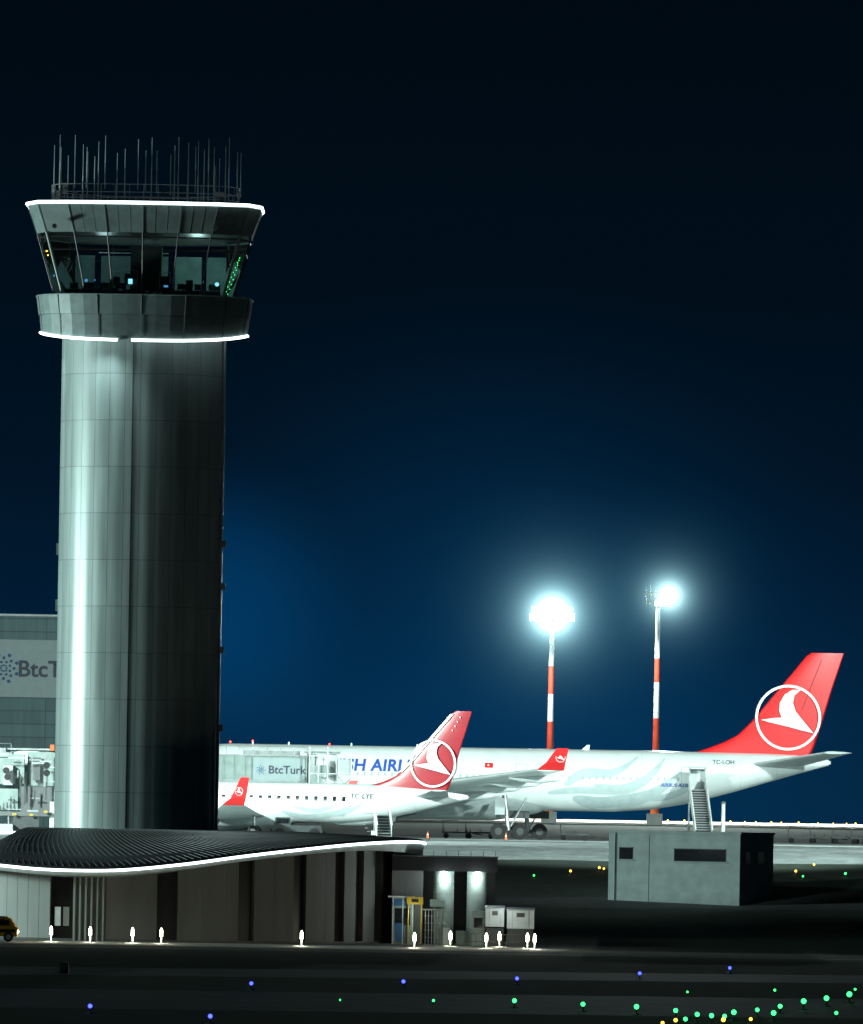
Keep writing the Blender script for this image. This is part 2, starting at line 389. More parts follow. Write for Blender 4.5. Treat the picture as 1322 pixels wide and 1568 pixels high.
# ------------------------------------------------------------ annex building with sweeping roof
ax=empty('tower_base_building',(TX,TY,0))
RW=18.3
def eave(phi):
    tb=[(-180,-.6),(-100,-1.0),(-70,-1.3),(-45,-1.55),(-27,-1.9),(-17,-2.15),(-8,-2.2),(0,-2.1),(12,-1.62),(23,-1.05),(35,-.55),(49,-.12),(62,.08),(75,.12),(90,.0),(130,-.3),(180,-.6)]
    T_=[tb[0]]+tb+[tb[-1]]
    for i in range(1,len(T_)-2):
        a,b_=T_[i],T_[i+1]
        if phi<=b_[0] and b_[0]>a[0]:
            k=(phi-a[0])/(b_[0]-a[0]); p,q=T_[i-1],T_[i+2]
            ma=(b_[1]-p[1])/(b_[0]-p[0])*(b_[0]-a[0]); mb=(q[1]-a[1])/(q[0]-a[0])*(b_[0]-a[0])
            return (2*k**3-3*k*k+1)*a[1]+(k**3-2*k*k+k)*ma+(-2*k**3+3*k*k)*b_[1]+(k**3-k*k)*mb
    return -.6
def rtop(x):
    d=max(0,min(1,(-7.2-x)/3.5)); return .45-1.5*d*d*(3-2*d)
NP=180
def polar(r,phi,z): a=math.radians(phi); return (r*math.sin(a),-r*math.cos(a),z)
rf=MB(); rings=[]
RE=20.5
for k,r in enumerate([RE,RE-.05,19,17,15,13,11,9,5.0]):
    row=[]
    for i in range(NP):
        ph=-180+360*i/NP; e=eave(ph); x=r*math.sin(math.radians(ph))
        tt=max(0,min(1,(RE-r)/9.0)); tt=tt**.75
        z=e+(rtop(x)-e)*tt if k>0 else e
        row.append(polar(r,ph,z+.25 if k>0 else e))
    rings.append(row)
rib=mat('standing_seam_roof',(.026,.032,.036),.45,.3)
rf.loft(rings,rib,True,caps=False)
ribm=mat('roof_seam_cap',(.07,.08,.082),.45,.4)
for i in range(0,150):
    ph=-100+200*i/150
    pts=[]
    for r in (20.4,18,16,14,12,10,8):
        p2=ph-(20.4-r)*1.6; e=eave(p2); x=r*math.sin(math.radians(p2)); tt=max(0,min(1,(RE-r)/9.0))**.75
        pts.append(polar(r,p2,e+(rtop(x)-e)*tt+.27))
    for p,q in zip(pts,pts[1:]): rf.cyl(p,q,.03,.03,ribm,4)
def pp_(i): return -180+360*i/NP
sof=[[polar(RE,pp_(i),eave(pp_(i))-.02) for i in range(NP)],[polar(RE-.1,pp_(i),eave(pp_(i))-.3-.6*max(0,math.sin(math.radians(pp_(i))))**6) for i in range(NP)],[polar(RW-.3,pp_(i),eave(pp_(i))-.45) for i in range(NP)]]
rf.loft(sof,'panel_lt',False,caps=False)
rf.box((-14.0,9,-.55),(13.0,.3,1.5),'panel_lt')
rf.build('sweeping_roof',ax)
tube('rear_eave_led_line',ax,[(-7.7,8.8,.34),(-9,8.8,.30),(-11,8.8,.25),(-20,8.8,.2)],.09,'strip')
tube('eave_led_line',ax,[polar(RE+.06,ph,eave(ph)+.05) for ph in range(-100,93,2)],.09,'strip')
wl=MB()
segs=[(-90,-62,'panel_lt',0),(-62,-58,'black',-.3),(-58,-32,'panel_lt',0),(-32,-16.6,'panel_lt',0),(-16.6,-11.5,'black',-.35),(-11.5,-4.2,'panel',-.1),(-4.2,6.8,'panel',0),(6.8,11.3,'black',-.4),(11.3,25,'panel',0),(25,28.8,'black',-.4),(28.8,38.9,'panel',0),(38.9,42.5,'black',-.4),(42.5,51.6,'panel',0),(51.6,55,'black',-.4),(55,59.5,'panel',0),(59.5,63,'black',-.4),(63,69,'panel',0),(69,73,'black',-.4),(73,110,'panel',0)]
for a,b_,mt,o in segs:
    st_=max(1,int((b_-a)/2.3))
    bot=[];top=[]
    for k in range(st_+1):
        ph=a+(b_-a)*k/st_; bot.append(polar(RW+o,ph,-7.2)); top.append(polar(RW+o,ph,eave(ph)-.3))
    nn=len(bot)
    wl.add(bot+top,[(k,k+1,nn+k+1,nn+k) for k in range(nn-1)],mt,True)
    for ph in (a,b_):
        wl.add([polar(RW,ph,-7.2),polar(RW-.5,ph,-7.2),polar(RW-.5,ph,eave(ph)-.3),polar(RW,ph,eave(ph)-.3)],[(0,1,2,3)],mt if o==0 else 'panel')
    if mt!='black':
        stp=2 if mt=='panel' else 1
        for k in range(stp,st_,stp):
            ph=a+(b_-a)*k/st_; p=polar(RW+o-.005,ph,0); wl.box((p[0],p[1],(eave(ph)-.3-7.2)/2),(.02,.02,eave(ph)-.3+7.2-.02),'panel_seam')
for k in range(6):
    ph=-11+k*1.25; p=polar(RW+.1,ph,0); wl.box((p[0],p[1],-4.8),(.12,.3,4.5),'panel_lt',rz=math.radians(ph))
p=polar(RW-.2,-14,-5.3); wl.box((p[0]-.3,p[1],-5.35),(.42,.06,1.3),'white_box',rz=math.radians(-14)); wl.box((p[0]+.28,p[1]+.1,-5.35),(.42,.06,1.3),'white_box',rz=math.radians(-14))
bot=[polar(RW+.12,a,-7.2) for a in range(-95,111,5)]; top=[polar(RW+.12,a,-6.85) for a in range(-95,111,5)]; nn=len(bot)
wl.add(bot+top,[(k,k+1,nn+k+1,nn+k) for k in range(nn-1)],'panel_seam')
wl.build('facade',ax)
# ------------------------------------------------------------ bollard lights
def bollard(px,py,D,pw=150):
    X,Z=P(px,py,D); e=empty('bollard_light',(X,D,-7)); q=MB()
    q.cyl((0,0,0),(0,0,.5),.06,.06,'metal',12); q.cyl((0,0,.5),(0,0,.9),.10,.10,'warm',12); q.cyl((0,0,.9),(0,0,1.08),.10,.03,'warm',12)
    q.box((0,0,.01),(.4,.4,.04),'concrete'); q.cyl((0,0,.02),(0,0,.035),.55,.5,'concrete',16); q.build('post',e)
    point('lamp',(0,-.45,.5),pw,(1,.95,.72),.12,e)
for px in (78,138,203,247,462,635): bollard(px,1440,586)
for px,D in ((690,596),(745,590),(765,597),(808,593),(819,590)): bollard(px,1440,D,130)
pv=MB(); pv.add([(-60,577,-6.992),(8,577,-6.992),(10,592.5,-6.992),(-60,592.5,-6.992)],[(0,1,2,3)],mat('paving',(.10,.11,.095),.85,0,.4,.6,.3)); pv.build('paved_footpath')
# ------------------------------------------------------------ service gatehouse right of annex
gh=empty('security_gatehouse',(0,606,-7))
q=MB()
q.box((1.0,3,5.65),(7.4,8,1.0),'black'); q.box((1.0,-1.02,6.2),(7.5,.1,.08),'darkmetal')
for k in range(9): q.cyl((-2.4+k*.87,-.9,6.2),(-2.4+k*.87,-.9,6.6),.02,.02,'darkmetal',5)
q.box((1.0,4.5,2.6),(7.2,4,5.1),'darkmetal')
for x in (.95,3.3):
    q.cyl((x,0,0),(x,0,5.2),.72,.72,'ltgreen',24)
    for z in (1.2,2.4,3.6,4.4): q.cyl((x,0,z),(x,0,z+.05),.74,.74,'metal',24)
    q.cyl((x,-.95,4.9),(x,-.95,5.12),.2,.2,'downl',12)
    q.cyl((x,-.95,4.35),(x,-.95,4.9),.1,.26,'downl',12)
q.box((-1.6,1,2.6),(2.2,2,5.2),'panel')
q.box((-1.9,-.4,1.6),(1.5,1.1,3.2),'ltgreen'); q.box((-1.9,-.97,1.9),(1.1,.04,1.2),'window'); q.box((-2.1,-1.0,2.9),(1.0,.05,.45),'bluep'); q.box((-2.1,-1.0,.8),(.6,.05,1.3),'bluep')
for x in (-2.6,-1.9,-1.2): q.cyl((x,-1.02,0),(x,-1.02,3.2),.04,.04,'white_box',6)
q.box((-2.0,-1.02,3.3),(1.9,.1,.12),'white_box')
q.box((-1.05,-1.3,3.05),(1.15,.5,.5),'yellow'); q.box((-1.5,-1.3,1.4),(.07,.4,2.8),'yellow'); q.box((-.6,-1.3,1.4),(.07,.4,2.8),'yellow'); q.box((-1.05,-1.57,3.05),(.5,.03,.22),'black')
for k in range(7):
    q.cyl((-.3+k*.22,-1.3,0),(-.3+k*.22,-1.3,2.4),.03,.03,'metal',6)
q.box((.3,-1.3,2.45),(1.6,.1,.1),'metal'); q.box((.5,-1.0,2.9),(1.0,.6,.5),'ltgreen')
for z in (.5,1.0,1.5,2.0): q.cyl((-.4,-1.3,z),(1.2,-1.3,z),.02,.02,'metal',5)
q.box((1.2,-1.4,.6),(.5,.4,1.2),'white_box'); q.box((2.3,-1.4,.5),(.9,.5,1.0),'ltgreen'); q.box((4.2,-.5,.55),(.3,.3,1.1),'yellow')
q.build('structure',gh)
for x in (.95,3.3): point('downlight',(x,-1.5,4.6),110,(.88,1,.98),.15,gh)
point('doorlight',(-1.2,-2.5,2.2),60,(.85,1,.88),.15,gh)
cb=empty('white_storage_cabins',(5.3,603,-7))
q=MB()
for x,w,dz in ((-.75,1.3,.1),(1.05,1.9,0)):
    q.box((x,0,1.9+dz),(w,1.6,1.3),'white_box'); q.box((x,0,2.6+dz),(w+.1,1.75,.09),'grey_paint',rx=.08)
    q.box((x,0,.62),(w*.94,1.5,1.24),'darkmetal')
    for k in (-.3,.3): q.box((x+k*w,-.82,1.9+dz),(.03,.03,1.2),'metal')
    q.box((x,-.815,2.2+dz),(w*.3,.02,.3),'darkmetal')
q.box((-1.9,.2,1.2),(.9,1.0,2.4),'ltgreen'); q.box((-1.9,-.32,1.6),(.6,.03,.7),'window')
q.build('cabins',cb)
point('cabin_lamp',(-.2,-2.6,2.4),75,(.9,1,.98),.15,cb)
hr=empty('perimeter_railing',(2.4,598,-7)); q=MB()
for k in range(12): q.cyl((k*.42,0,0),(k*.42,0,.9),.015,.015,'darkmetal',5)
for z in (.35,.88): q.cyl((0,0,z),(4.62,0,z),.02,.02,'darkmetal',5)
q.build('rails',hr)
# ------------------------------------------------------------ yellow van at left edge
vx,_=P(0,1436,584); vn=empty('yellow_service_van',(vx,584,-7)); q=MB()
prof=[(-2.6,.35),(1.15,.35),(1.25,.9),(1.1,1.0),(.75,1.55),(.4,1.72),(-2.5,1.75),(-2.6,1.5)]
q.loft([[(x,-.85,z) for x,z in prof],[(x,.85,z) for x,z in prof]],'van_yellow')
q.box((-.9,-.86,1.32),(2.4,.03,.4),'window'); q.box((.45,-.86,1.3),(.4,.03,.36),'window')
for x in(-1.8,.6):
    q.cyl((x,-.9,.33),(x,-.7,.33),.33,.33,'tyre',20); q.cyl((x,-.92,.33),(x,-.89,.33),.18,.18,'metal',12)
q.box((-.7,-.87,.75),(3.5,.02,.22),'black'); q.box((-.7,0,1.82),(1.0,.5,.12),'orange'); q.ball((1.2,-.6,.7),.11,'warm',8); q.build('body',vn)
point('headlamp',(1.7,-.6,.7),60,(1,.9,.6),.1,vn)
# ------------------------------------------------------------ small equipment building on the right
bx0,_=P(932,1330,650)
bd=empty('equipment_building',(bx0,650,-4.7),math.radians(-16))
q=MB(); H=5.95; wx,wy=10.2,10.6
q.box((wx/2,wy/2,H/2-.3),(wx,wy,H+.2),'render')
q.box((wx/2,wy/2,H-.15),(wx+.16,wy+.16,.18),'render')
for (x,z,w,h) in ((1.35,4.15,1.05,.85),(7.1,4.1,4.0,.9)):
    q.box((x,-.006,z),(w,.05,h),'window'); q.box((x,-.05,z-h/2-.05),(w+.2,.14,.06),'render')
    q.box((x,-.02,z+h/2+.03),(w+.1,.08,.05),'darkmetal')
q.box((3.15,-.012,2.8),(.03,.03,5.6),'panel_seam')
for (y,w) in ((2.4,1.4),(6.5,2.0)): q.box((wx+.006,y,3.95),(.05,w,.9),'window')
q.cyl((.5,-.08,0),(.5,-.08,5.7),.05,.05,'render',6)
q.build('walls',bd)
# ------------------------------------------------------------ aircraft
def interp(tb,x):
    if x<=tb[0][0]: return tb[0][1:]
    for a,b_ in zip(tb,tb[1:]):
        if x<=b_[0]:
            k=(x-a[0])/(b_[0]-a[0]); return tuple(a[i]+(b_[i]-a[i])*k for i in range(1,len(a)))
    return tb[-1][1:]
def fuse(mb,tb,mt,wf=1.0,n=40):
    rings=[]
    for x,r,zc in tb: rings.append([(x,r*wf*math.cos(2*math.pi*i/n),zc+r*math.sin(2*math.pi*i/n)) for i in range(n)])
    mb.loft(rings,mt,True)
def foil(mb,secs,mt,axis,thick=.11,n=9):
    rings=[]
    for sct in secs:
        s_,le,te,off=sct[:4]; c=te-le; t=sct[4] if len(sct)>4 else thick
        up=[];lo=[]
        for i in range(n+1):
            u=.5*(1-math.cos(math.pi*i/n)); h=5*t*c*(.2969*math.sqrt(u)-.126*u-.3516*u*u+.2843*u**3-.1036*u**4)
            up.append((le+u*c,h)); lo.append((le+u*c,-h))
        pr=up+lo[::-1][1:-1]
        if axis=='z': rings.append([(x,h+off,s_) for x,h in pr])
        else: rings.append([(x,s_,off+h) for x,h in pr])
    mb.loft(rings,mt,True)
def surf(tb,wf,off=.03):
    def f(x,z):
        r,zc=interp(tb,x); d=r*r-(z-zc)**2; return -(wf*math.sqrt(max(d,0.01))+off)
    return f
def swoosh(mb,pts,wmax,yf,mt,n=40):
    def cm(p0,p1,p2,p3,t): return tuple(.5*((2*p1[i])+(-p0[i]+p2[i])*t+(2*p0[i]-5*p1[i]+4*p2[i]-p3[i])*t*t+(-p0[i]+3*p1[i]-3*p2[i]+p3[i])*t**3) for i in range(2))
    Pp=[pts[0]]+pts+[pts[-1]]; sp=[]
    for j in range(len(pts)-1):
        for k in range(n//(len(pts)-1)): sp.append(cm(Pp[j],Pp[j+1],Pp[j+2],Pp[j+3],k/(n//(len(pts)-1))))
    sp.append(pts[-1]); vs=[];fs=[];K=4
    for i,p in enumerate(sp):
        a=sp[max(0,i-1)];b_=sp[min(len(sp)-1,i+1)]; d=Vector((b_[0]-a[0],b_[1]-a[1])).normalized(); nn=Vector((-d.y,d.x))
        u=i/(len(sp)-1); w=wmax*(math.sin(math.pi*u**.7)**.8 if 0<u<1 else 0)+.01
        for k in range(K+1):
            qx,qz=p[0]+nn.x*w*(k/K-.5),p[1]+nn.y*w*(k/K-.5); vs.append((qx,yf(qx,qz),qz))
    for i in range(len(sp)-1):
        for k in range(K): fs.append((i*(K+1)+k,i*(K+1)+k+1,(i+1)*(K+1)+k+1,(i+1)*(K+1)+k))
    mb.add(vs,fs,mt,True)
BIRD=[(.38,.86),(.1,.84),(-.12,.7),(-.26,.45),(-.28,.2),(-.2,0),(-.45,-.02),(-.82,-.08),(-.6,-.14),(-.25,-.22),(.1,-.3),(.4,-.38),(.78,-.46),(.6,-.25),(.4,-.02),(.22,.2),(.14,.45),(.18,.68)]
def logo(mb,cx,cz,r,y,mt='logo_white'):
    n=48; vs=[];fs=[]
    for i in range(n):
        t=2*math.pi*i/n
        for rr_ in (r,r*.92): vs.append((cx+rr_*math.cos(t),y,cz+rr_*math.sin(t)))
    fs=[(2*i,2*((i+1)%n),2*((i+1)%n)+1,2*i+1) for i in range(n)]
    mb.add(vs,fs,mt); mb.add([(cx+a*r,y-.01*(1 if y<0 else -1),cz+b_*r) for a,b_ in BIRD],[tuple(range(len(BIRD)))],mt)
def wheel(mb,x,y,z,r,w):
    mb.cyl((x,y-w/2,z),(x,y+w/2,z),r,r,'tyre',24); mb.cyl((x,y-w/2-.02,z),(x,y+w/2+.02,z),r*.45,r*.45,'darkmetal',16)
# ---- wide-body
X0=-27.42; A=empty('wide_body_airliner',(X0,786,0))
TA=[(0,.05,4.7),(.35,.55,4.72),(1.1,1.1,4.8),(2.4,1.75,5.0),(4.2,2.35,5.25),(6.5,2.72,5.45),(9,2.82,5.5),(44,2.82,5.5),(47.5,2.68,5.63),(50.5,2.4,5.88),(53,2.08,6.2),(55.5,1.72,6.55),(58,1.32,6.92),(60.5,.9,7.25),(62.5,.52,7.45),(63.5,.28,7.5),(63.75,.12,7.5)]
q=MB(); fuse(q,TA,'white')
fuse(q,[(18,.2,3.9),(20,1.5,3.9),(23,2.2,3.9),(33,2.2,3.9),(37,1.4,3.8),(39.5,.2,3.7)],'grey_paint',1.25,32)
q.build('fuselage',A)
ya=surf(TA,1.0,.03)
q=MB()
def quad_decal(mb,x,z,w,h,yf,mt):
    vs=[];K=3
    for j in range(K+1):
        for i in (0,1):
            X=x-w/2+w*i; Z=z-h/2+h*j/K; vs.append((X,yf(X,Z),Z))
    mb.add(vs,[(2*j,2*j+1,2*j+3,2*j+2) for j in range(K)],mt)
for k in range(66):
    x=9.5+k*.62
    if not(19<x<20.5 or 33<x<34): quad_decal(q,x,5.75,.2,.3,ya,'grey_paint')
yd=surf(TA,1.0,.024)
def door(mb,x,z,w,h,yf,mt='swirl',t=.05):
    for (a,b_,c,d) in ((x-w/2,z,t,h),(x+w/2,z,t,h),(x,z-h/2,w,t),(x,z+h/2,w,t)): quad_decal(mb,a,b_,c,d,yf,mt)
for x in (5.2,15.5,35.5,50.6): door(q,x,5.9,1.05,1.95,yd,'grey_paint')
def joints(mb,tb,xs_,wf=1.0,w=.03):
    for x in xs_:
        r_,zc_=interp(tb,x); vs=[]
        for k in range(13):
            t=-1.2+2.4*k/12
            for dx in (0,w): vs.append((x+dx,-(r_*wf*math.cos(t)+.012),zc_+r_*math.sin(t)))
        mb.add(vs,[(2*k,2*k+1,2*k+3,2*k+2) for k in range(12)],'joint')
joints(q,TA,(22,28.5,35,41,46.5,52,55.5,58.8))
for pts,w in (([(40.2,3.9),(43.2,3.4),(47.5,4.4),(50.2,6.7)],1.25),([(42.0,5.0),(44.6,4.7),(47,5.8),(48.6,7.7)],.95),([(39.4,5.0),(41.2,6.1),(44,6.3),(46.2,7.8)],.85),([(37.9,4.3),(40.6,4.6),(44.5,4.6),(46.6,5.8)],.6),([(46.5,3.9),(49,4.2),(51,5.2),(52.2,6.7)],.6)):
    swoosh(q,pts,w,ya,'swirl')
fx,fz=P(749,1172,784); quad_decal(q,fx-X0,fz,.75,.45,ya,'red')
q.ball((fx-X0-.06,ya(fx-X0,fz)-.01,fz),.1,'logo_white',8)
q.build('livery',A)
text_on('title_lettering',A,'TURKISH AIRLINES',1.5,15.1,6.05,surf(TA,1,.05),'blue_txt',.03,.12,1.05)
text_on('registration',A,'TC-LOH',.55,52.9,7.2,surf(TA,1,.05),'dark_txt',.01)
text_on('type_lettering',A,'AIRBUS A330',.45,48.2,5.05,surf(TA,1,.05),'blue_txt',.02,.2)
q=MB()
foil(q,[(7.6,50.4,61.6,0,.05),(8.2,51.2,61.9,0,.05),(8.65,52.5,62.1,0,.05),(9.2,53.9,62.3,0,.052),(9.9,55.2,62.5,0,.055),(11.1,56.4,62.9,0,.06),(14,58.76,63.7,0,.07),(17.2,61.35,64.7,0,.08),(17.5,61.8,64.8,0,.06)],'red','z')
logo(q,59.78,11.55,3.0,-.32); logo(q,59.78,11.55,3.0,.32)
q.box((61.9,-.235,14.6),(.04,.02,5.0),'red_shade_joint',ry=.36)
q.build('tail_fin',A)
q=MB()
for sg in (-1,1):
    foil(q,[(sg*.5,55.9,61.2,7.15,.1),(sg*1.8,56.9,61.7,7.3,.1),(sg*9.6,62.7,65.2,8.35,.1)],'grey_paint','y')
    foil(q,[(sg*1.5,19.0,32.3,4.1,.12),(sg*9.4,25.2,33.3,4.7,.11),(sg*20,31.2,36.6,5.5,.1),(sg*29.3,36.5,39.0,6.25,.1)],'white' ,'y')
q.build('wings_and_tailplane',A)
q=MB()
for sg in (-1,1):
    q.loft([[(36.6,sg*29.3,6.2),(39.0,sg*29.3,6.2),(39.0,sg*29.42,6.25),(36.6,sg*29.42,6.25)],[(37.4,sg*29.9,6.9),(39.1,sg*29.9,6.9),(39.1,sg*30.0,6.9),(37.4,sg*30.0,6.9)],[(38.3,sg*30.5,8.15),(39.35,sg*30.5,8.15),(39.35,sg*30.56,8.15),(38.3,sg*30.56,8.15)]],'red')
    for y,x,z in ((5.5,31,3.9),(13.5,33.2,4.6),(18.5,35,5.05),(23.5,36.8,5.5)):
        fuse2=[(x-2.6,.05,z),(x-1.5,.34,z),(x,.4,z-.05),(x+1.6,.25,z),(x+2.4,.04,z+.1)]
        rings=[[(a,sg*y+r*math.cos(2*math.pi*i/12),zc+r*math.sin(2*math.pi*i/12)) for i in range(12)] for a,r,zc in fuse2]; q.loft(rings,'white',True)
    rings=[[(a,sg*9.4+r*math.cos(2*math.pi*i/28),2.55+r*math.sin(2*math.pi*i/28)) for i in range(28)] for a,r in ((18.6,1.15),(18.4,1.32),(19.2,1.48),(21,1.5),(23.5,1.25),(24.2,1.1))]
    q.loft(rings,'white',True,caps=False); q.cyl((19.4,sg*9.4,2.55),(19.5,sg*9.4,2.55),1.3,1.3,'black',28); q.cyl((23.8,sg*9.4,2.55),(26,sg*9.4,2.55),.85,.4,'darkmetal',20)
    q.box((22.8,sg*9.4,4.1),(5,.4,1.0),'white')
q.build('winglets_fairings_engines',A)
q=MB()
logo(q,38.65,7.35,.42,-30.25)
for sg,dx in ((-1,0),(1,1.9)):
    for x in (33.5+dx,35.45+dx):
        for y in (sg*5.0,sg*5.9): wheel(q,x,y,.74,.74,.42)
    q.box((34.4+dx,sg*5.45,.75),(2.3,.3,.3),'darkmetal'); q.cyl((34.4+dx,sg*5.45,.8),(34.0+dx,sg*5.0,4),.2,.24,'metal',12); q.cyl((34.6+dx,sg*5.45,1.2),(36+dx,sg*4.4,3.8),.08,.08,'metal',8)
    q.box((33.6+dx,sg*5.7,3.0),(.9,.08,1.5),'grey_paint')
    q.box((34.8+dx,sg*4.0,2.3),(3.0,.1,.7),'darkmetal')
for y in(-.4,.4): wheel(q,6.7,y,.53,.53,.3)
q.cyl((6.7,0,.5),(6.9,0,3.2),.14,.16,'metal',10)
q.build('landing_gear',A)
q=MB()
for x in (11,14.3,20,26): q.cyl((x,0,8.3),(x,0,8.55),.1,.06,'white',8)
q.ball((11,0,8.6),.09,'red_e',8); q.ball((18,0,8.42),.08,'red_e',8)
q.loft([[(41,-.03,8.3),(41.7,-.03,8.3),(41.7,.03,8.3),(41,.03,8.3)],[(41.5,-.02,8.75),(41.75,-.02,8.75),(41.75,.02,8.75),(41.5,.02,8.75)]],'white'); q.build('aerials',A)
# ---- narrow regional jet
psi=math.radians(18)
B=empty('regional_airliner',(-31.4,721.2,0),-psi)
TB=[(0,.04,2.5),(.5,.5,2.55),(1.5,.95,2.65),(3,1.4,2.8),(4.8,1.63,2.9),(6,1.66,2.92),(25,1.66,2.92),(27.5,1.52,3.0),(29.5,1.3,3.12),(31.5,1.02,3.28),(33.5,.68,3.45),(35,.4,3.55),(36,.22,3.6),(36.2,.1,3.6)]
q=MB(); fuse(q,TB,'white',.92,36); fuse(q,[(11,.2,1.7),(13,1.0,1.75),(20,1.0,1.75),(22.5,.1,1.8)],'grey_paint',1.3,24); q.build('fuselage',B)
yb=surf(TB,.92,.03); q=MB()
for k in range(26):
    quad_decal(q,5.6+k*.81,3.3,.3,.38,yb,'window')
for x in (4.3,27.9): door(q,x,3.0,.75,1.7,surf(TB,.92,.026),'grey_paint')
door(q,25.3,2.3,1.0,.8,surf(TB,.92,.026),'grey_paint')
joints(q,TB,(16,20.5,24.4,29.5,31.8),.92)
for pts,w in (([(20.4,2.2),(22.5,1.75),(25,2.1),(26.9,3.0)],.5),([(21.4,2.6),(23.3,2.3),(24.6,2.6),(25.6,3.0)],.35),([(23.8,1.9),(25.6,2.1),(27.2,2.8),(28,3.6)],.3)):
    swoosh(q,pts,w,yb,'swirl')
q.build('livery',B)
text_on('registration',B,'TC-LYE',.6,26.4,3.35,surf(TB,.92,.05),'dark_txt',.01)
q=MB()
foil(q,[(4.0,26.4,34.3,0,.05),(4.45,27.6,34.5,0,.05),(4.8,28.8,34.65,0,.05),(5.3,29.9,34.8,0,.055),(6.4,31.0,35.1,0,.07),(7.5,31.95,35.4,0,.075),(10.45,34.55,36.3,0,.09),(10.7,34.95,36.35,0,.06)],'red_shade_joint','z')
# polished leading edge, one closed strip standing just proud of the fin
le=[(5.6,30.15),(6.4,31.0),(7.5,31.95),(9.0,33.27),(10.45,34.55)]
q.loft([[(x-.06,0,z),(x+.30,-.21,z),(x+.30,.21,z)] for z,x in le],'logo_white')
logo(q,33.15,6.35,1.98,-.27); logo(q,33.15,6.35,1.98,.27)
for k in range(4): q.box((34.75+k*.22,-.2,9.1+k*.36),(.06,.03,.12),'logo_white')
q.build('tail_fin',B)
q=MB()
for sg in (-1,1):
    foil(q,[(sg*.3,31.6,34.6,3.6,.1),(sg*6,34.9,36.3,4.1,.09)],'grey_paint','y')
    foil(q,[(sg*1.0,13.2,18.9,1.75,.12),(sg*4.6,15.4,19.4,2.05,.11),(sg*13,19.3,21.1,2.7,.1)],'white','y')
    q.loft([[(19.35,sg*13,2.6),(21.15,sg*13,2.6),(21.15,sg*13.1,2.68),(19.35,sg*13.1,2.68)],[(20.2,sg*13.5,3.2),(21.5,sg*13.5,3.2),(21.5,sg*13.58,3.2),(20.2,sg*13.58,3.2)],[(21.2,sg*13.95,4.9),(21.9,sg*13.95,4.9),(21.9,sg*14.0,4.9),(21.2,sg*14.0,4.9)]],'red')
    rings=[[(a,sg*4.6+r*math.cos(2*math.pi*i/24),1.3+r*math.sin(2*math.pi*i/24)) for i in range(24)] for a,r in ((12,.65),(11.9,.75),(12.6,.88),(14,.9),(15.3,.7))]
    q.loft(rings,'white',True,caps=False); q.cyl((12.5,sg*4.6,1.3),(12.6,sg*4.6,1.3),.78,.78,'black',20); q.cyl((15,sg*4.6,1.3),(16,sg*4.6,1.3),.5,.25,'darkmetal',16)
    for y in (2.7,3.2): wheel(q,18.6,sg*y,.5,.5,.28)
    q.cyl((18.6,sg*2.95,.5),(18.4,sg*2.6,1.9),.12,.14,'metal',8)
logo(q,21.0,3.75,.34,-13.85)
for y in(-.2,.2): wheel(q,3.6,y,.33,.33,.2)
q.cyl((3.6,0,.3),(3.7,0,1.6),.08,.1,'metal',8)
q.build('wings_and_gear',B)
# ------------------------------------------------------------ passenger stairs
def stairs(X,D0,ztop,run,w,name='passenger_boarding_stairs',canopy=True,dxs=0.4):
    e=empty(name,(X,D0,0)); q=MB(); n=int(ztop/.22)
    for i in range(n):
        k=i/n; q.box((-dxs*k+dxs,-run*(1-k),.3+ztop*k),(w,run/n+.02,.08),'metal'); q.box((-dxs*k+dxs,-run*(1-k)+run/n/2,.2+ztop*k),(w,.02,.2),'darkmetal')
    for sx in (-1,1):
        q.add([(dxs+sx*(w/2+.05),-run,.0),(dxs+sx*(w/2+.05),-run,1.2),(sx*(w/2+.05),0,ztop+1.25),(sx*(w/2+.05),0,ztop-.3)],[(0,1,2,3)],'white_box')
        q.cyl((dxs+sx*(w/2+.05),-run,1.25),(sx*(w/2+.05),0,ztop+1.3),.07,.07,'pole_w',6)
        q.box((sx*(w/2+.05),.8,ztop+.6),(.06,1.6,1.2),'white_box')
        for k in (0.1,.9): q.cyl((sx*w/2,k*1.5,0),(sx*w/2,k*1.5,ztop),.08,.08,'metal',6)
    q.box((0,.8,ztop),(w,1.7,.12),'metal')
    if canopy:
        q.box((0,.7,ztop+2.15),(w+.25,1.7,.1),'grey_paint'); q.box((-w/2,1.0,ztop+1.1),(.08,1.0,2.1),'grey_paint'); q.box((w/2,1.0,ztop+1.1),(.08,1.0,2.1),'grey_paint')
        q.box((0,1.45,ztop+1.05),(w-.1,.05,1.9),'white_box')
    q.box((0,-.5,.55),(w+.5,3.2,.35),'white_box')
    for x in (-w/2-.1,w/2+.1):
        for y in (-1.6,.6): q.cyl((x-.1,y,.35),(x+.1,y,.35),.35,.35,'tyre',14)
    q.build('stairs_frame',e); return e
sx_,_=P(1069,1190,780); stairs(sx_,780.6,4.7,8.5,1.4)
sx_,_=P(586,1240,704); stairs(sx_-.1,706.5,1.9,4.0,1.1,canopy=False,dxs=.3)
pxx,_=P(1108,1240,775); e=empty('apron_marker_post',(pxx,775,0)); q=MB(); q.cyl((0,0,0),(0,0,3.6),.2,.17,'pole_w',12); q.box((0,0,.12),(1.2,1.0,.35),'concrete'); q.cyl((0,0,3.6),(0,0,3.8),.26,.1,'metal',12); q.build('post',e)
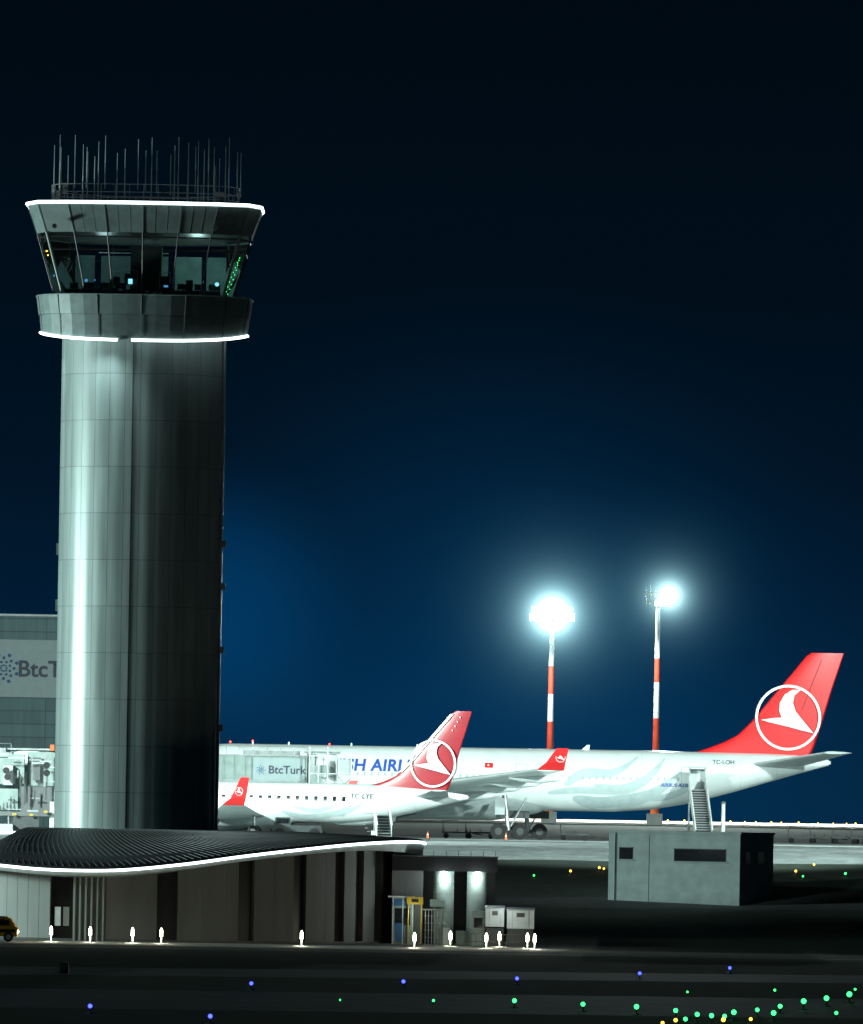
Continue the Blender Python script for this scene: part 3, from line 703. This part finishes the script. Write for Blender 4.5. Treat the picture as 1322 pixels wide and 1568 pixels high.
# ------------------------------------------------------------ jet bridges
def jetbridge(X,D,L_,z0,h,wall,name='passenger_boarding_bridge',cabw=3.2,txt=None,dirn=1):
    e=empty(name,(X,D,0)); q=MB()
    q.box((L_/2,0,z0+h/2),(L_,2.8,h),wall)
    for k in range(int(L_/1.0)+1): q.box((k*1.0,-1.43,z0+h/2),(.07,.08,h),'metal')
    q.box((L_/2,-1.45,z0+.1),(L_,.12,.2),'metal'); q.box((L_/2,0,z0+h+.08),(L_+.1,3.0,.14),'metal')
    q.box((L_/2+1,0,z0+h+.35),(L_*.6,.8,.35),'metal')
    for k in range(8): q.cyl((k*L_/7,-1.2,z0+h),(k*L_/7,-1.2,z0+h+.9),.03,.03,'metal',5)
    q.cyl((0,-1.2,z0+h+.9),(L_,-1.2,z0+h+.9),.03,.03,'metal',5)
    cx=L_+cabw/2 if dirn>0 else -cabw/2
    q.cyl((cx,0,z0-.2),(cx,0,z0+h+.3),cabw/2+.1,cabw/2+.1,'white_box',20); q.box((cx,-1.75,z0+h*.55),(cabw*.5,.1,h*.3),'ltgreen')
    q.box((cx,0,z0+h+.45),(cabw+.6,3.4,.15),'metal')
    for x in (L_*.3,L_*.78):
        q.cyl((x,-1.0,.2),(x,-1.0,z0),.18,.18,'metal',10); q.cyl((x,1.0,.2),(x,1.0,z0),.18,.18,'metal',10); q.box((x,0,z0-.5),(.5,3.4,.4),'metal'); q.box((x,0,1.0),(.8,3,.4),'darkmetal')
        for y in(-1.3,1.3): wheel(q,x,y,.45,.45,.35)
    for i in range(14): q.box((cx+dirn*(1.4+i*.22),-1.9,z0-.3-i*.3),(.26,.9,.05),'metal')
    q.cyl((cx+dirn*1.3,-2.35,z0+.9),(cx+dirn*4.4,-2.35,z0-3.3),.04,.04,'metal',5)
    q.box((cx-1.2,-1.8,z0-.7),(1.2,.8,.9),'ltgreen')
    q.build('bridge_tunnel',e)
    return e
jb=jetbridge(-19.5,766,8.4,4.75,2.3,'ltgreen',cabw=2.6)
q=MB(); q.box((5.9,-1.52,5.9),(4.6,.06,2.0),'banner'); q.ball((1.5,0,8.3),.1,'red_e',8); q.build('advert_panel',jb)
text_on('advert_lettering',jb,'BtcTurk',1.0,4.95,5.55,lambda x,z:-1.57,'dark_txt',.02)
q=MB()
for i in range(3):
    for k in range(7):
        t=2*math.pi*k/7+i*.4; q.ball((4.3+(.12+i*.13)*math.cos(t),-1.58,5.85+(.12+i*.13)*math.sin(t)),.05,'bluep',6)
q.build('advert_emblem',jb)
q=MB()
for x in (8.6,9.4,10.2,11.2,12.3): q.cyl((x,-2.2,3.4),(x,-2.2,8.0 if x in(8.6,10.2) else 7.3),.07,.07,'white_box',6)
for z in (4.4,5.6,7.2): q.cyl((8.6,-2.2,z),(12.3,-2.2,z),.05,.05,'white_box',6)
q.box((11.6,-1.9,6.2),(1.3,.5,1.4),'grey_paint'); q.box((9.2,-2.0,5.0),(.9,.5,.9),'ltgreen'); q.box((10.2,-1.9,3.9),(2.6,.4,.5),'darkmetal')
for k in range(6): q.cyl((10.2+k*.35,-2.1,3.4+k*.3),(10.55+k*.35,-2.1,3.7+k*.3),.05,.05,'metal',5)
q.build('access_gantry',jb)
j2=jetbridge(-43,727,7.5,4.2,2.4,'ltgreen',cabw=3,dirn=1)
q=MB()
def bx(px0,py0,px1,py1,D,dep,mt):
    x0,za=P(px0,py1,D); x1,zb=P(px1,py0,D); q.box(((x0+x1)/2+43,D-727,(za+zb)/2),(x1-x0,dep,zb-za),mt)
for a in ((-20,1155,38,1200,722,1.2,'ltgreen'),(42,1152,88,1203,723,1.2,'ltgreen'),(30,1205,80,1245,721,1.2,'panel'),(-10,1208,28,1240,720.5,1,'ltgreen'),(5,1172,20,1202,720.8,.8,'grey_paint'),(50,1160,62,1195,721.7,.7,'panel'),(66,1152,72,1245,720.9,.4,'metal'),(0,1244,80,1249,720,1.4,'panel'),(20,1250,60,1272,720,1.2,'darkmetal'),(76,1228,90,1272,720,.8,'white_box'),(-20,1262,20,1276,719,1.5,'grey_paint')):
    bx(*a)
for (px,py) in ((10,1180),(12,1190),(72,1172),(72,1184)):
    X,Z=P(px,py,720); q.cyl((X+43,-7.6,Z),(X+43,-7.3,Z),.28,.28,'black',14)
random.seed(11)
for i in range(34):
    px=random.uniform(0,84); py=random.uniform(1150,1268); X,Z=P(px,py,719.6)
    if i%2: q.box((X+43,-7.5,Z),(random.uniform(.5,1.8),.12,.1),random.choice(['metal','darkmetal','grey_paint']))
    else: q.box((X+43,-7.5,Z),(.1,.12,random.uniform(.5,2.0)),random.choice(['metal','darkmetal','black']))
for (px,py) in ((22,1247),(48,1248),(70,1243)):
    X,Z=P(px,py,719); q.box((X+43,-8.2,Z),(.3,.1,.18),'yellow')
X,Z=P(80,1145,722); q.box((X+43,-5,Z),(.35,.4,.5),'orange')
q.build('air_conditioning_plant',j2)
# ------------------------------------------------------------ hangar behind
hx,_=P(40,1000,850)
hg=empty('hangar',(hx,850,0)); q=MB(); W=16
def hz(py): return ZC+(1250-py-10.7)/15.53
zt0,zt1=hz(943),hz(1148)
q.add([(-40,0,0),(W-6,0,0),(W-6,0,zt0),(-40,0,zt0)],[(0,1,2,3)],'hangar',False,[[(0,0),(50,0),(50,zt0),(0,zt0)]])
q.add([(W-6,0,0),(W-6,50,0),(W-6,50,zt0),(W-6,0,zt0)],[(0,1,2,3)],'hangar',False,[[(0,0),(50,0),(50,zt0),(0,zt0)]])
q.add([(-40,0,zt0),(W-6,0,zt0),(W-6,50,zt0),(-40,50,zt0)],[(0,1,2,3)],'darkmetal')
q.box((-15,-.1,zt0+.05),(50.4,.4,.18),'metal')
q.box((-15,-.08,(hz(980)+hz(1068))/2),(49.5,.1,hz(980)-hz(1068)),'banner')
q.build('hall',hg)
tx,_=P(27,1034,850); text_on('hangar_sign_lettering',hg,'BtcTurk',2.25,tx-hx,hz(1036),lambda x,z:-.17,'dark_txt',.02)
q=MB(); cx=P(6,1024,850)[0]-hx
for i in range(4):
    for k in range(8):
        t=2*math.pi*k/8+i*.39; rr_=.3+i*.36; q.ball((cx+rr_*math.cos(t),-.15,hz(1024)+rr_*math.sin(t)),.1+.025*i,'bluep',8)
q.build('hangar_sign_emblem',hg)
# ------------------------------------------------------------ floodlight masts + self-glowing lamp halos
def glow_halo(name,parent,loc,R,k,a,kw):  # lamp halo painted as a self-glowing volume, nothing is scattered
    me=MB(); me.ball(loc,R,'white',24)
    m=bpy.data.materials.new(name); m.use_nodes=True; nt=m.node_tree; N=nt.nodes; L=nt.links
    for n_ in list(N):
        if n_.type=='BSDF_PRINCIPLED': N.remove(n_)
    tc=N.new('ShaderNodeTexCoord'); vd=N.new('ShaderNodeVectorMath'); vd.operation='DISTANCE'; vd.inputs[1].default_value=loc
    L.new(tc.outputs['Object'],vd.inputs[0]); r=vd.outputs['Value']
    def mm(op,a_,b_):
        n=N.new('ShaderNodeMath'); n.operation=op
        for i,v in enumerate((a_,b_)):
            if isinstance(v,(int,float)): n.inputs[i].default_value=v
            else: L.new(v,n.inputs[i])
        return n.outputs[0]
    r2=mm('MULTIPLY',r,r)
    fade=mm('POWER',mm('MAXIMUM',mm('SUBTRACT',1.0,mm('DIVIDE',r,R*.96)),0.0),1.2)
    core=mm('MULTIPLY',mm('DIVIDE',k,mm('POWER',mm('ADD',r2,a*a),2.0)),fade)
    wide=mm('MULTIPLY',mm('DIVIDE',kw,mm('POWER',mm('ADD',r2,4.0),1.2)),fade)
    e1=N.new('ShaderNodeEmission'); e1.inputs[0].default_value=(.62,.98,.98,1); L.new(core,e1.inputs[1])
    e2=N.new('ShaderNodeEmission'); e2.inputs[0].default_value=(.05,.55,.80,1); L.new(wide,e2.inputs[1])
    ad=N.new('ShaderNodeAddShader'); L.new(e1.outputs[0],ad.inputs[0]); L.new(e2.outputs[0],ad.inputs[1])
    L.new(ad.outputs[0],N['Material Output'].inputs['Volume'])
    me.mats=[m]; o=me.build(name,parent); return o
def mast(X,D,zt_,kind,bands,hk=1.3,R=14,kw=.3):
    zb=gz(D); e=empty('added_offframe_mast',(X,D,zb)); H=zt_-zb; q=MB()
    for (za,zb2,mt) in bands:
        r=lambda z:.42-.16*z/H
        q.cyl((0,0,za-zb),(0,0,zb2-zb),r(za-zb),r(zb2-zb),mt,16)
    q.box((0,0,.5),(1.8,1.8,1.6),'concrete'); q.cyl((0,0,0),(0,0,2),.6,.5,'orange',12)
    if kind==0:
        q.cyl((0,0,H-1.1),(0,0,H-.9),1.9,1.9,'metal',20)
        for i in range(14):
            t=2*math.pi*i/14; x,y=2.2*math.cos(t),2.2*math.sin(t)
            q.box((x,y,H-.55),(.9,.5,.8),'metal',rz=t+math.pi/2); q.box((x*1.14,y*1.14,H-.55),(.88,.06,.78),'lamp',rz=t+math.pi/2)
            q.box((x*.9,y*.9,H+.25),(.8,.5,.7),'metal',rz=t+math.pi/2); q.box((x*1.04,y*1.04,H+.25),(.8,.06,.68),'lamp',rz=t+math.pi/2)
    else:
        for dz in (-1.3,-.3,.3):
            q.cyl((-1.5,0,H+dz),(1.7,0,H+dz),.06,.06,'metal',6)
        for x in (-1.4,-.9,-.4):
            q.cyl((x,0,H-1.0),(x,0,H+.9),.05,.05,'metal',6); q.box((x,.2,H+.1),(.42,.4,.5),'metal',rx=.4); q.box((x,.2,H-.7),(.42,.4,.4),'metal',rx=.4)
        q.cyl((-.9,0,H+.9),(-.9,0,H+1.8),.04,.02,'metal',5); q.cyl((-.1,0,H+.3),(-.1,0,H+1.6),.04,.02,'metal',5)
        for x in (.9,1.5):
            for dz in(-.3,.35): q.box((x,-.1,H+dz),(.55,.4,.55),'metal'); q.box((x,-.34,H+dz),(.5,.06,.5),'lamp'); q.box((x+.32,-.1,H+dz),(.06,.4,.5),'lamp')
        for x in (-.15,.25): q.box((x,-.3,H-.9),(.5,.3,.6),'metal'); q.box((x,-.47,H-.9),(.44,.06,.5),'lamp')
    q.build('mast_and_lamps',e)
    c=(0,0,H-.2) if kind==0 else (1.2,0,H)
    glow_halo('emissive_halo',e,c,R,hk,1.3,kw)
    spot('floodlight',(c[0],-1.5,H-.3),(-5,-150,0),120000,110,rad=1.0,parent=e)
    spot('pole_wash',(-3.0,-6.0,H-1.5),(0,0,H*.35),24000,80,rad=.5,parent=e,blend=.9)
    return e
def zm(py,px): return P(px,py,1000)[1]
mx_,_=P(845,1000,1000)
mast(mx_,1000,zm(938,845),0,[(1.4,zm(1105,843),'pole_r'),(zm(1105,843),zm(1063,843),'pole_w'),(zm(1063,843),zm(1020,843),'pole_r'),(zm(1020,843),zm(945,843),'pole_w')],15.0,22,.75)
mx_,_=P(1007,1000,1000)
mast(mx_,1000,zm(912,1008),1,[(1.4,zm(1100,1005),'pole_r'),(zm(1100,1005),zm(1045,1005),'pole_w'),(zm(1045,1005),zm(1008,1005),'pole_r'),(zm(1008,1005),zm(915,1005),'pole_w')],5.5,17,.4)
# ------------------------------------------------------------ taxiway lights
def lightmesh(nm,mt,r):
    q=MB(); q.cyl((0,0,0),(0,0,.05),.22,.2,'darkmetal',10); q.cyl((0,0,.05),(0,0,.25),.05,.05,'darkmetal',6); q.ball((0,0,.25+r),r,mt,10)
    me=q.build(nm); d=me.data; bpy.data.objects.remove(me); return d
LM={c:lightmesh('taxiway_light_'+c,c+'_e',r) for c,r in (('green',.105),('blue',.095),('yel',.095))}
def tlight(px,py,c,s_=1.0):
    dx=px-661; dy=1250-py; k=(dx*SN+dy*CS)
    lo=None
    for D in [350+i*1.0 for i in range(2200)]:
        if ZC+k*D/F<=gz(D)+.3: lo=D; break
    if lo is None: return
    X=(dx*CS-dy*SN)*lo/F
    o=bpy.data.objects.new('taxiway_light',LM[c]); o.location=(X,lo,gz(lo)); o.scale=(s_,)*3; sc.collection.objects.link(o)
for x,y in ((385,1508),(618,1505),(792,1500),(980,1492),(1118,1484),(138,1543),(322,1558)): tlight(x,y,'blue')
for x,y,s_ in ((664,1530,.6),(788,1535,1),(893,1540,1),(975,1545,1.1),(1035,1550,1),(1050,1562,.9),(1068,1556,1),(1090,1558,1),(1110,1557,.9),(1124,1554,1.1),(1160,1548,.9),(1185,1555,1.1),(1195,1543,1),(1231,1538,1.2),(1266,1533,1.2),(1301,1528,1.3),(1310,1513,.6),(1187,1514,.6),(1053,1516,.5),(1281,1551,.8),(521,1527,.4),(818,1340,.7),(1295,1340,.9),(1230,1341,.7)): tlight(x,y,'green',s_)
for x,y,s_ in ((1035,1563,.9),(1108,1564,1),(1150,1560,.8),(1015,1566,.8),(874,1335,1.0),(918,1331,1.0),(925,1331,.8),(1219,1336,1.0),(1247,1324,.8)): tlight(x,y,'yel',s_)
e=empty('distant_perimeter_barrier',(0,1100,1.45)); q=MB()
q.box((60,0,.28),(200,.4,.34),M['pole_w']); q.build('barrier',e)
q=MB(); random.seed(5)
for i in range(26):
    x=30+i*1.9+random.uniform(-.6,.6); q.cyl((x,-1,0),(x,-1,.45),.04,.04,'metal',5); q.ball((x,-1,.55),random.uniform(.06,.13),'yel_e',6)
q.build('edge_lamps',e)
for x in (15,35,55): point('barrier_fill',(x,-12,6),16000,(.95,1,.9),.5,e)  # unseen points added to brighten the barrier
# ------------------------------------------------------------ ground service equipment
def cone(px,D):
    X,_=P(px,1280,D); e=empty('traffic_cone',(X,D,gz(D))); q=MB(); q.box((0,0,.03),(.4,.4,.06),'tyre'); q.cyl((0,0,.06),(0,0,.34),.14,.09,'orange',12); q.cyl((0,0,.34),(0,0,.44),.09,.07,'logo_white',12); q.cyl((0,0,.44),(0,0,.65),.07,.03,'orange',12); q.build('cone_body',e)
for px,D in ((775,752),(655,755)): cone(px,D)
def cart(px,D,nm='baggage_dolly',L_=2.8):
    X,_=P(px,1280,D); e=empty(nm,(X,D,gz(D))); q=MB()
    q.box((0,0,.55),(L_,1.5,.14),'darkmetal'); q.box((-L_/2+.1,0,1.0),(.08,1.4,.9),'darkmetal'); q.cyl((L_/2,0,.5),(L_/2+.9,0,.35),.05,.05,'darkmetal',6)
    for x in (-L_/2+.4,L_/2-.4):
        for y in(-.65,.65): q.cyl((x,y-.08,.25),(x,y+.08,.25),.25,.25,'tyre',14)
    for k in range(3): q.cyl((-L_/2+.2+k*L_/2.3,-.7,.6),(-L_/2+.2+k*L_/2.3,-.7,.9),.03,.03,'darkmetal',5)
    q.build('dolly_frame',e)
for px,D in ((880,790),(700,792),(735,795),(1228,834),(1262,836),(1296,835),(1325,833)): cart(px,D)
def tractor(px,D,mt='white_box'):
    X,_=P(px,1280,D); e=empty('aircraft_tow_tractor',(X,D,gz(D))); q=MB()
    q.box((0,0,.75),(4.2,1.9,.6),mt,taper=.96); q.box((-1.2,0,1.35),(1.4,1.6,.7),mt,taper=.85); q.box((-1.2,-.78,1.4),(1.0,.05,.4),'window')
    for x in (-1.4,1.4):
        for y in(-.9,.9): q.cyl((x,y-.15,.42),(x,y+.15,.42),.42,.42,'tyre',16)
    q.box((1.9,0,.5),(.9,1.2,.2),'darkmetal'); q.build('tractor_body',e)
tractor(455,712,'darkmetal')
X,_=P(98,1500,474); e=empty('ground_marker_box',(X,474,-7)); q=MB(); q.box((0,0,.3),(.5,.3,.6),'black',taper=.9); q.box((0,-.16,.37),(.36,.02,.25),'darkmetal'); q.cyl((-.2,0,-.1),(-.2,0,.1),.05,.05,'darkmetal'); q.build('marker',e)
# ------------------------------------------------------------ lights
WHT=(.80,1,.955)
def offmast(loc,target,pw,size,nm='offframe_apron_fill',rad=1.5,blend=.4):  # unseen mast and spot, added out of frame as fill light
    e=empty('added_offframe_mast',(loc[0],loc[1]+1.5,gz(loc[1]))); H=loc[2]-gz(loc[1]); q=MB()
    q.cyl((0,0,0),(0,0,H),.42,.22,'pole_w',14); q.box((0,0,H),(3.4,.3,1.2),'metal')
    for k in range(5): q.box((-1.4+k*.7,-.25,H),(.55,.15,.8),'metal')
    q.build('mast_pole',e); spot(nm,loc,target,pw,size,WHT,rad,blend)
offmast((62,700,34),(22,786,8),820000,60)
offmast((-80,640,34),(8,755,2),1600000,44)
offmast((48,655,28),(0,720,0),330000,60)
offmast((-85,600,24),(-47,790,6),720000,28)
offmast((-105,597,10),(TX,TY,15),480000,62,'offframe_tower_fill',4,.8)
offmast((-34,560,30),(17,650,-1.5),190000,11,'offframe_equipment_fill',.8,.6)
l=bpy.data.lights.new('ambient_fill_sun','SUN'); l.energy=.34; l.angle=math.radians(8); l.color=(.70,1,.96)  # weak sun lamp added as ambient fill
o=bpy.data.objects.new('ambient_fill_sun',l); o.rotation_euler=Vector((.84,.34,-.42)).to_track_quat('-Z','Y').to_euler(); sc.collection.objects.link(o)
# ------------------------------------------------------------ night sky
w=bpy.data.worlds.new('World'); sc.world=w; w.use_nodes=True; nt=w.node_tree; N=nt.nodes; L=nt.links
bg=N['Background']; tc=N.new('ShaderNodeTexCoord'); sp=N.new('ShaderNodeSeparateXYZ'); L.new(tc.outputs['Generated'],sp.inputs[0])
mp=N.new('ShaderNodeMapRange'); mp.inputs['From Min'].default_value=0; mp.inputs['From Max'].default_value=.12; L.new(sp.outputs['Z'],mp.inputs['Value'])
r=N.new('ShaderNodeValToRGB'); L.new(mp.outputs[0],r.inputs[0]); el=r.color_ramp.elements
def c4(*c): return (*c,1)
el[0].position=0; el[0].color=c4(.0012,.022,.060)
el[1].position=1; el[1].color=c4(.0003,.0027,.0046)
for p_,c_ in ((.09,(.0010,.0185,.052)),(.2,(.0007,.0115,.033)),(.33,(.0005,.0070,.0185)),(.5,(.0004,.0045,.0105)),(.75,(.0003,.0033,.0068))):
    e=el.new(p_); e.color=c4(*c_)
def glow(cx,cz,rad,col,prev):
    cmb=N.new('ShaderNodeVectorMath'); cmb.operation='DISTANCE'; cmb.inputs[1].default_value=Vector((cx,1,cz)).normalized(); L.new(tc.outputs['Generated'],cmb.inputs[0])
    m1=N.new('ShaderNodeMapRange'); m1.interpolation_type='SMOOTHERSTEP'; m1.inputs['From Min'].default_value=0; m1.inputs['From Max'].default_value=rad; m1.inputs['To Min'].default_value=1; m1.inputs['To Max'].default_value=0
    L.new(cmb.outputs['Value'],m1.inputs['Value'])
    v=N.new('ShaderNodeVectorMath'); v.operation='SCALE'; v.inputs[0].default_value=col; L.new(m1.outputs[0],v.inputs['Scale'])
    a=N.new('ShaderNodeVectorMath'); a.operation='ADD'; L.new(prev,a.inputs[0]); L.new(v.outputs[0],a.inputs[1]); return a.outputs[0]
c=r.outputs[0]
c=glow(-.0265,.0235,.021,(.0,.022,.070),c)
c=glow(.008,.014,.055,(0,.012,.036),c)
L.new(c,bg.inputs['Color']); bg.inputs['Strength'].default_value=1.0
# ------------------------------------------------------------ camera
cam=bpy.data.cameras.new('camera'); co=bpy.data.objects.new('camera',cam); sc.collection.objects.link(co); sc.camera=co
cam.sensor_fit='HORIZONTAL'; cam.sensor_width=36; cam.lens=F/1322*36; cam.clip_start=1; cam.clip_end=80000
cam.shift_y=(1250-784)/1322
co.location=(0,0,ZC)
right=Vector((CS,0,SN)); up=Vector((-SN,0,CS)); back=Vector((0,-1,0))
Mx=Matrix((right,up,back)).transposed().to_4x4(); Mx.translation=co.location; co.matrix_world=Mx
sc.view_settings.view_transform='Standard'; sc.view_settings.look='None'; sc.view_settings.exposure=0
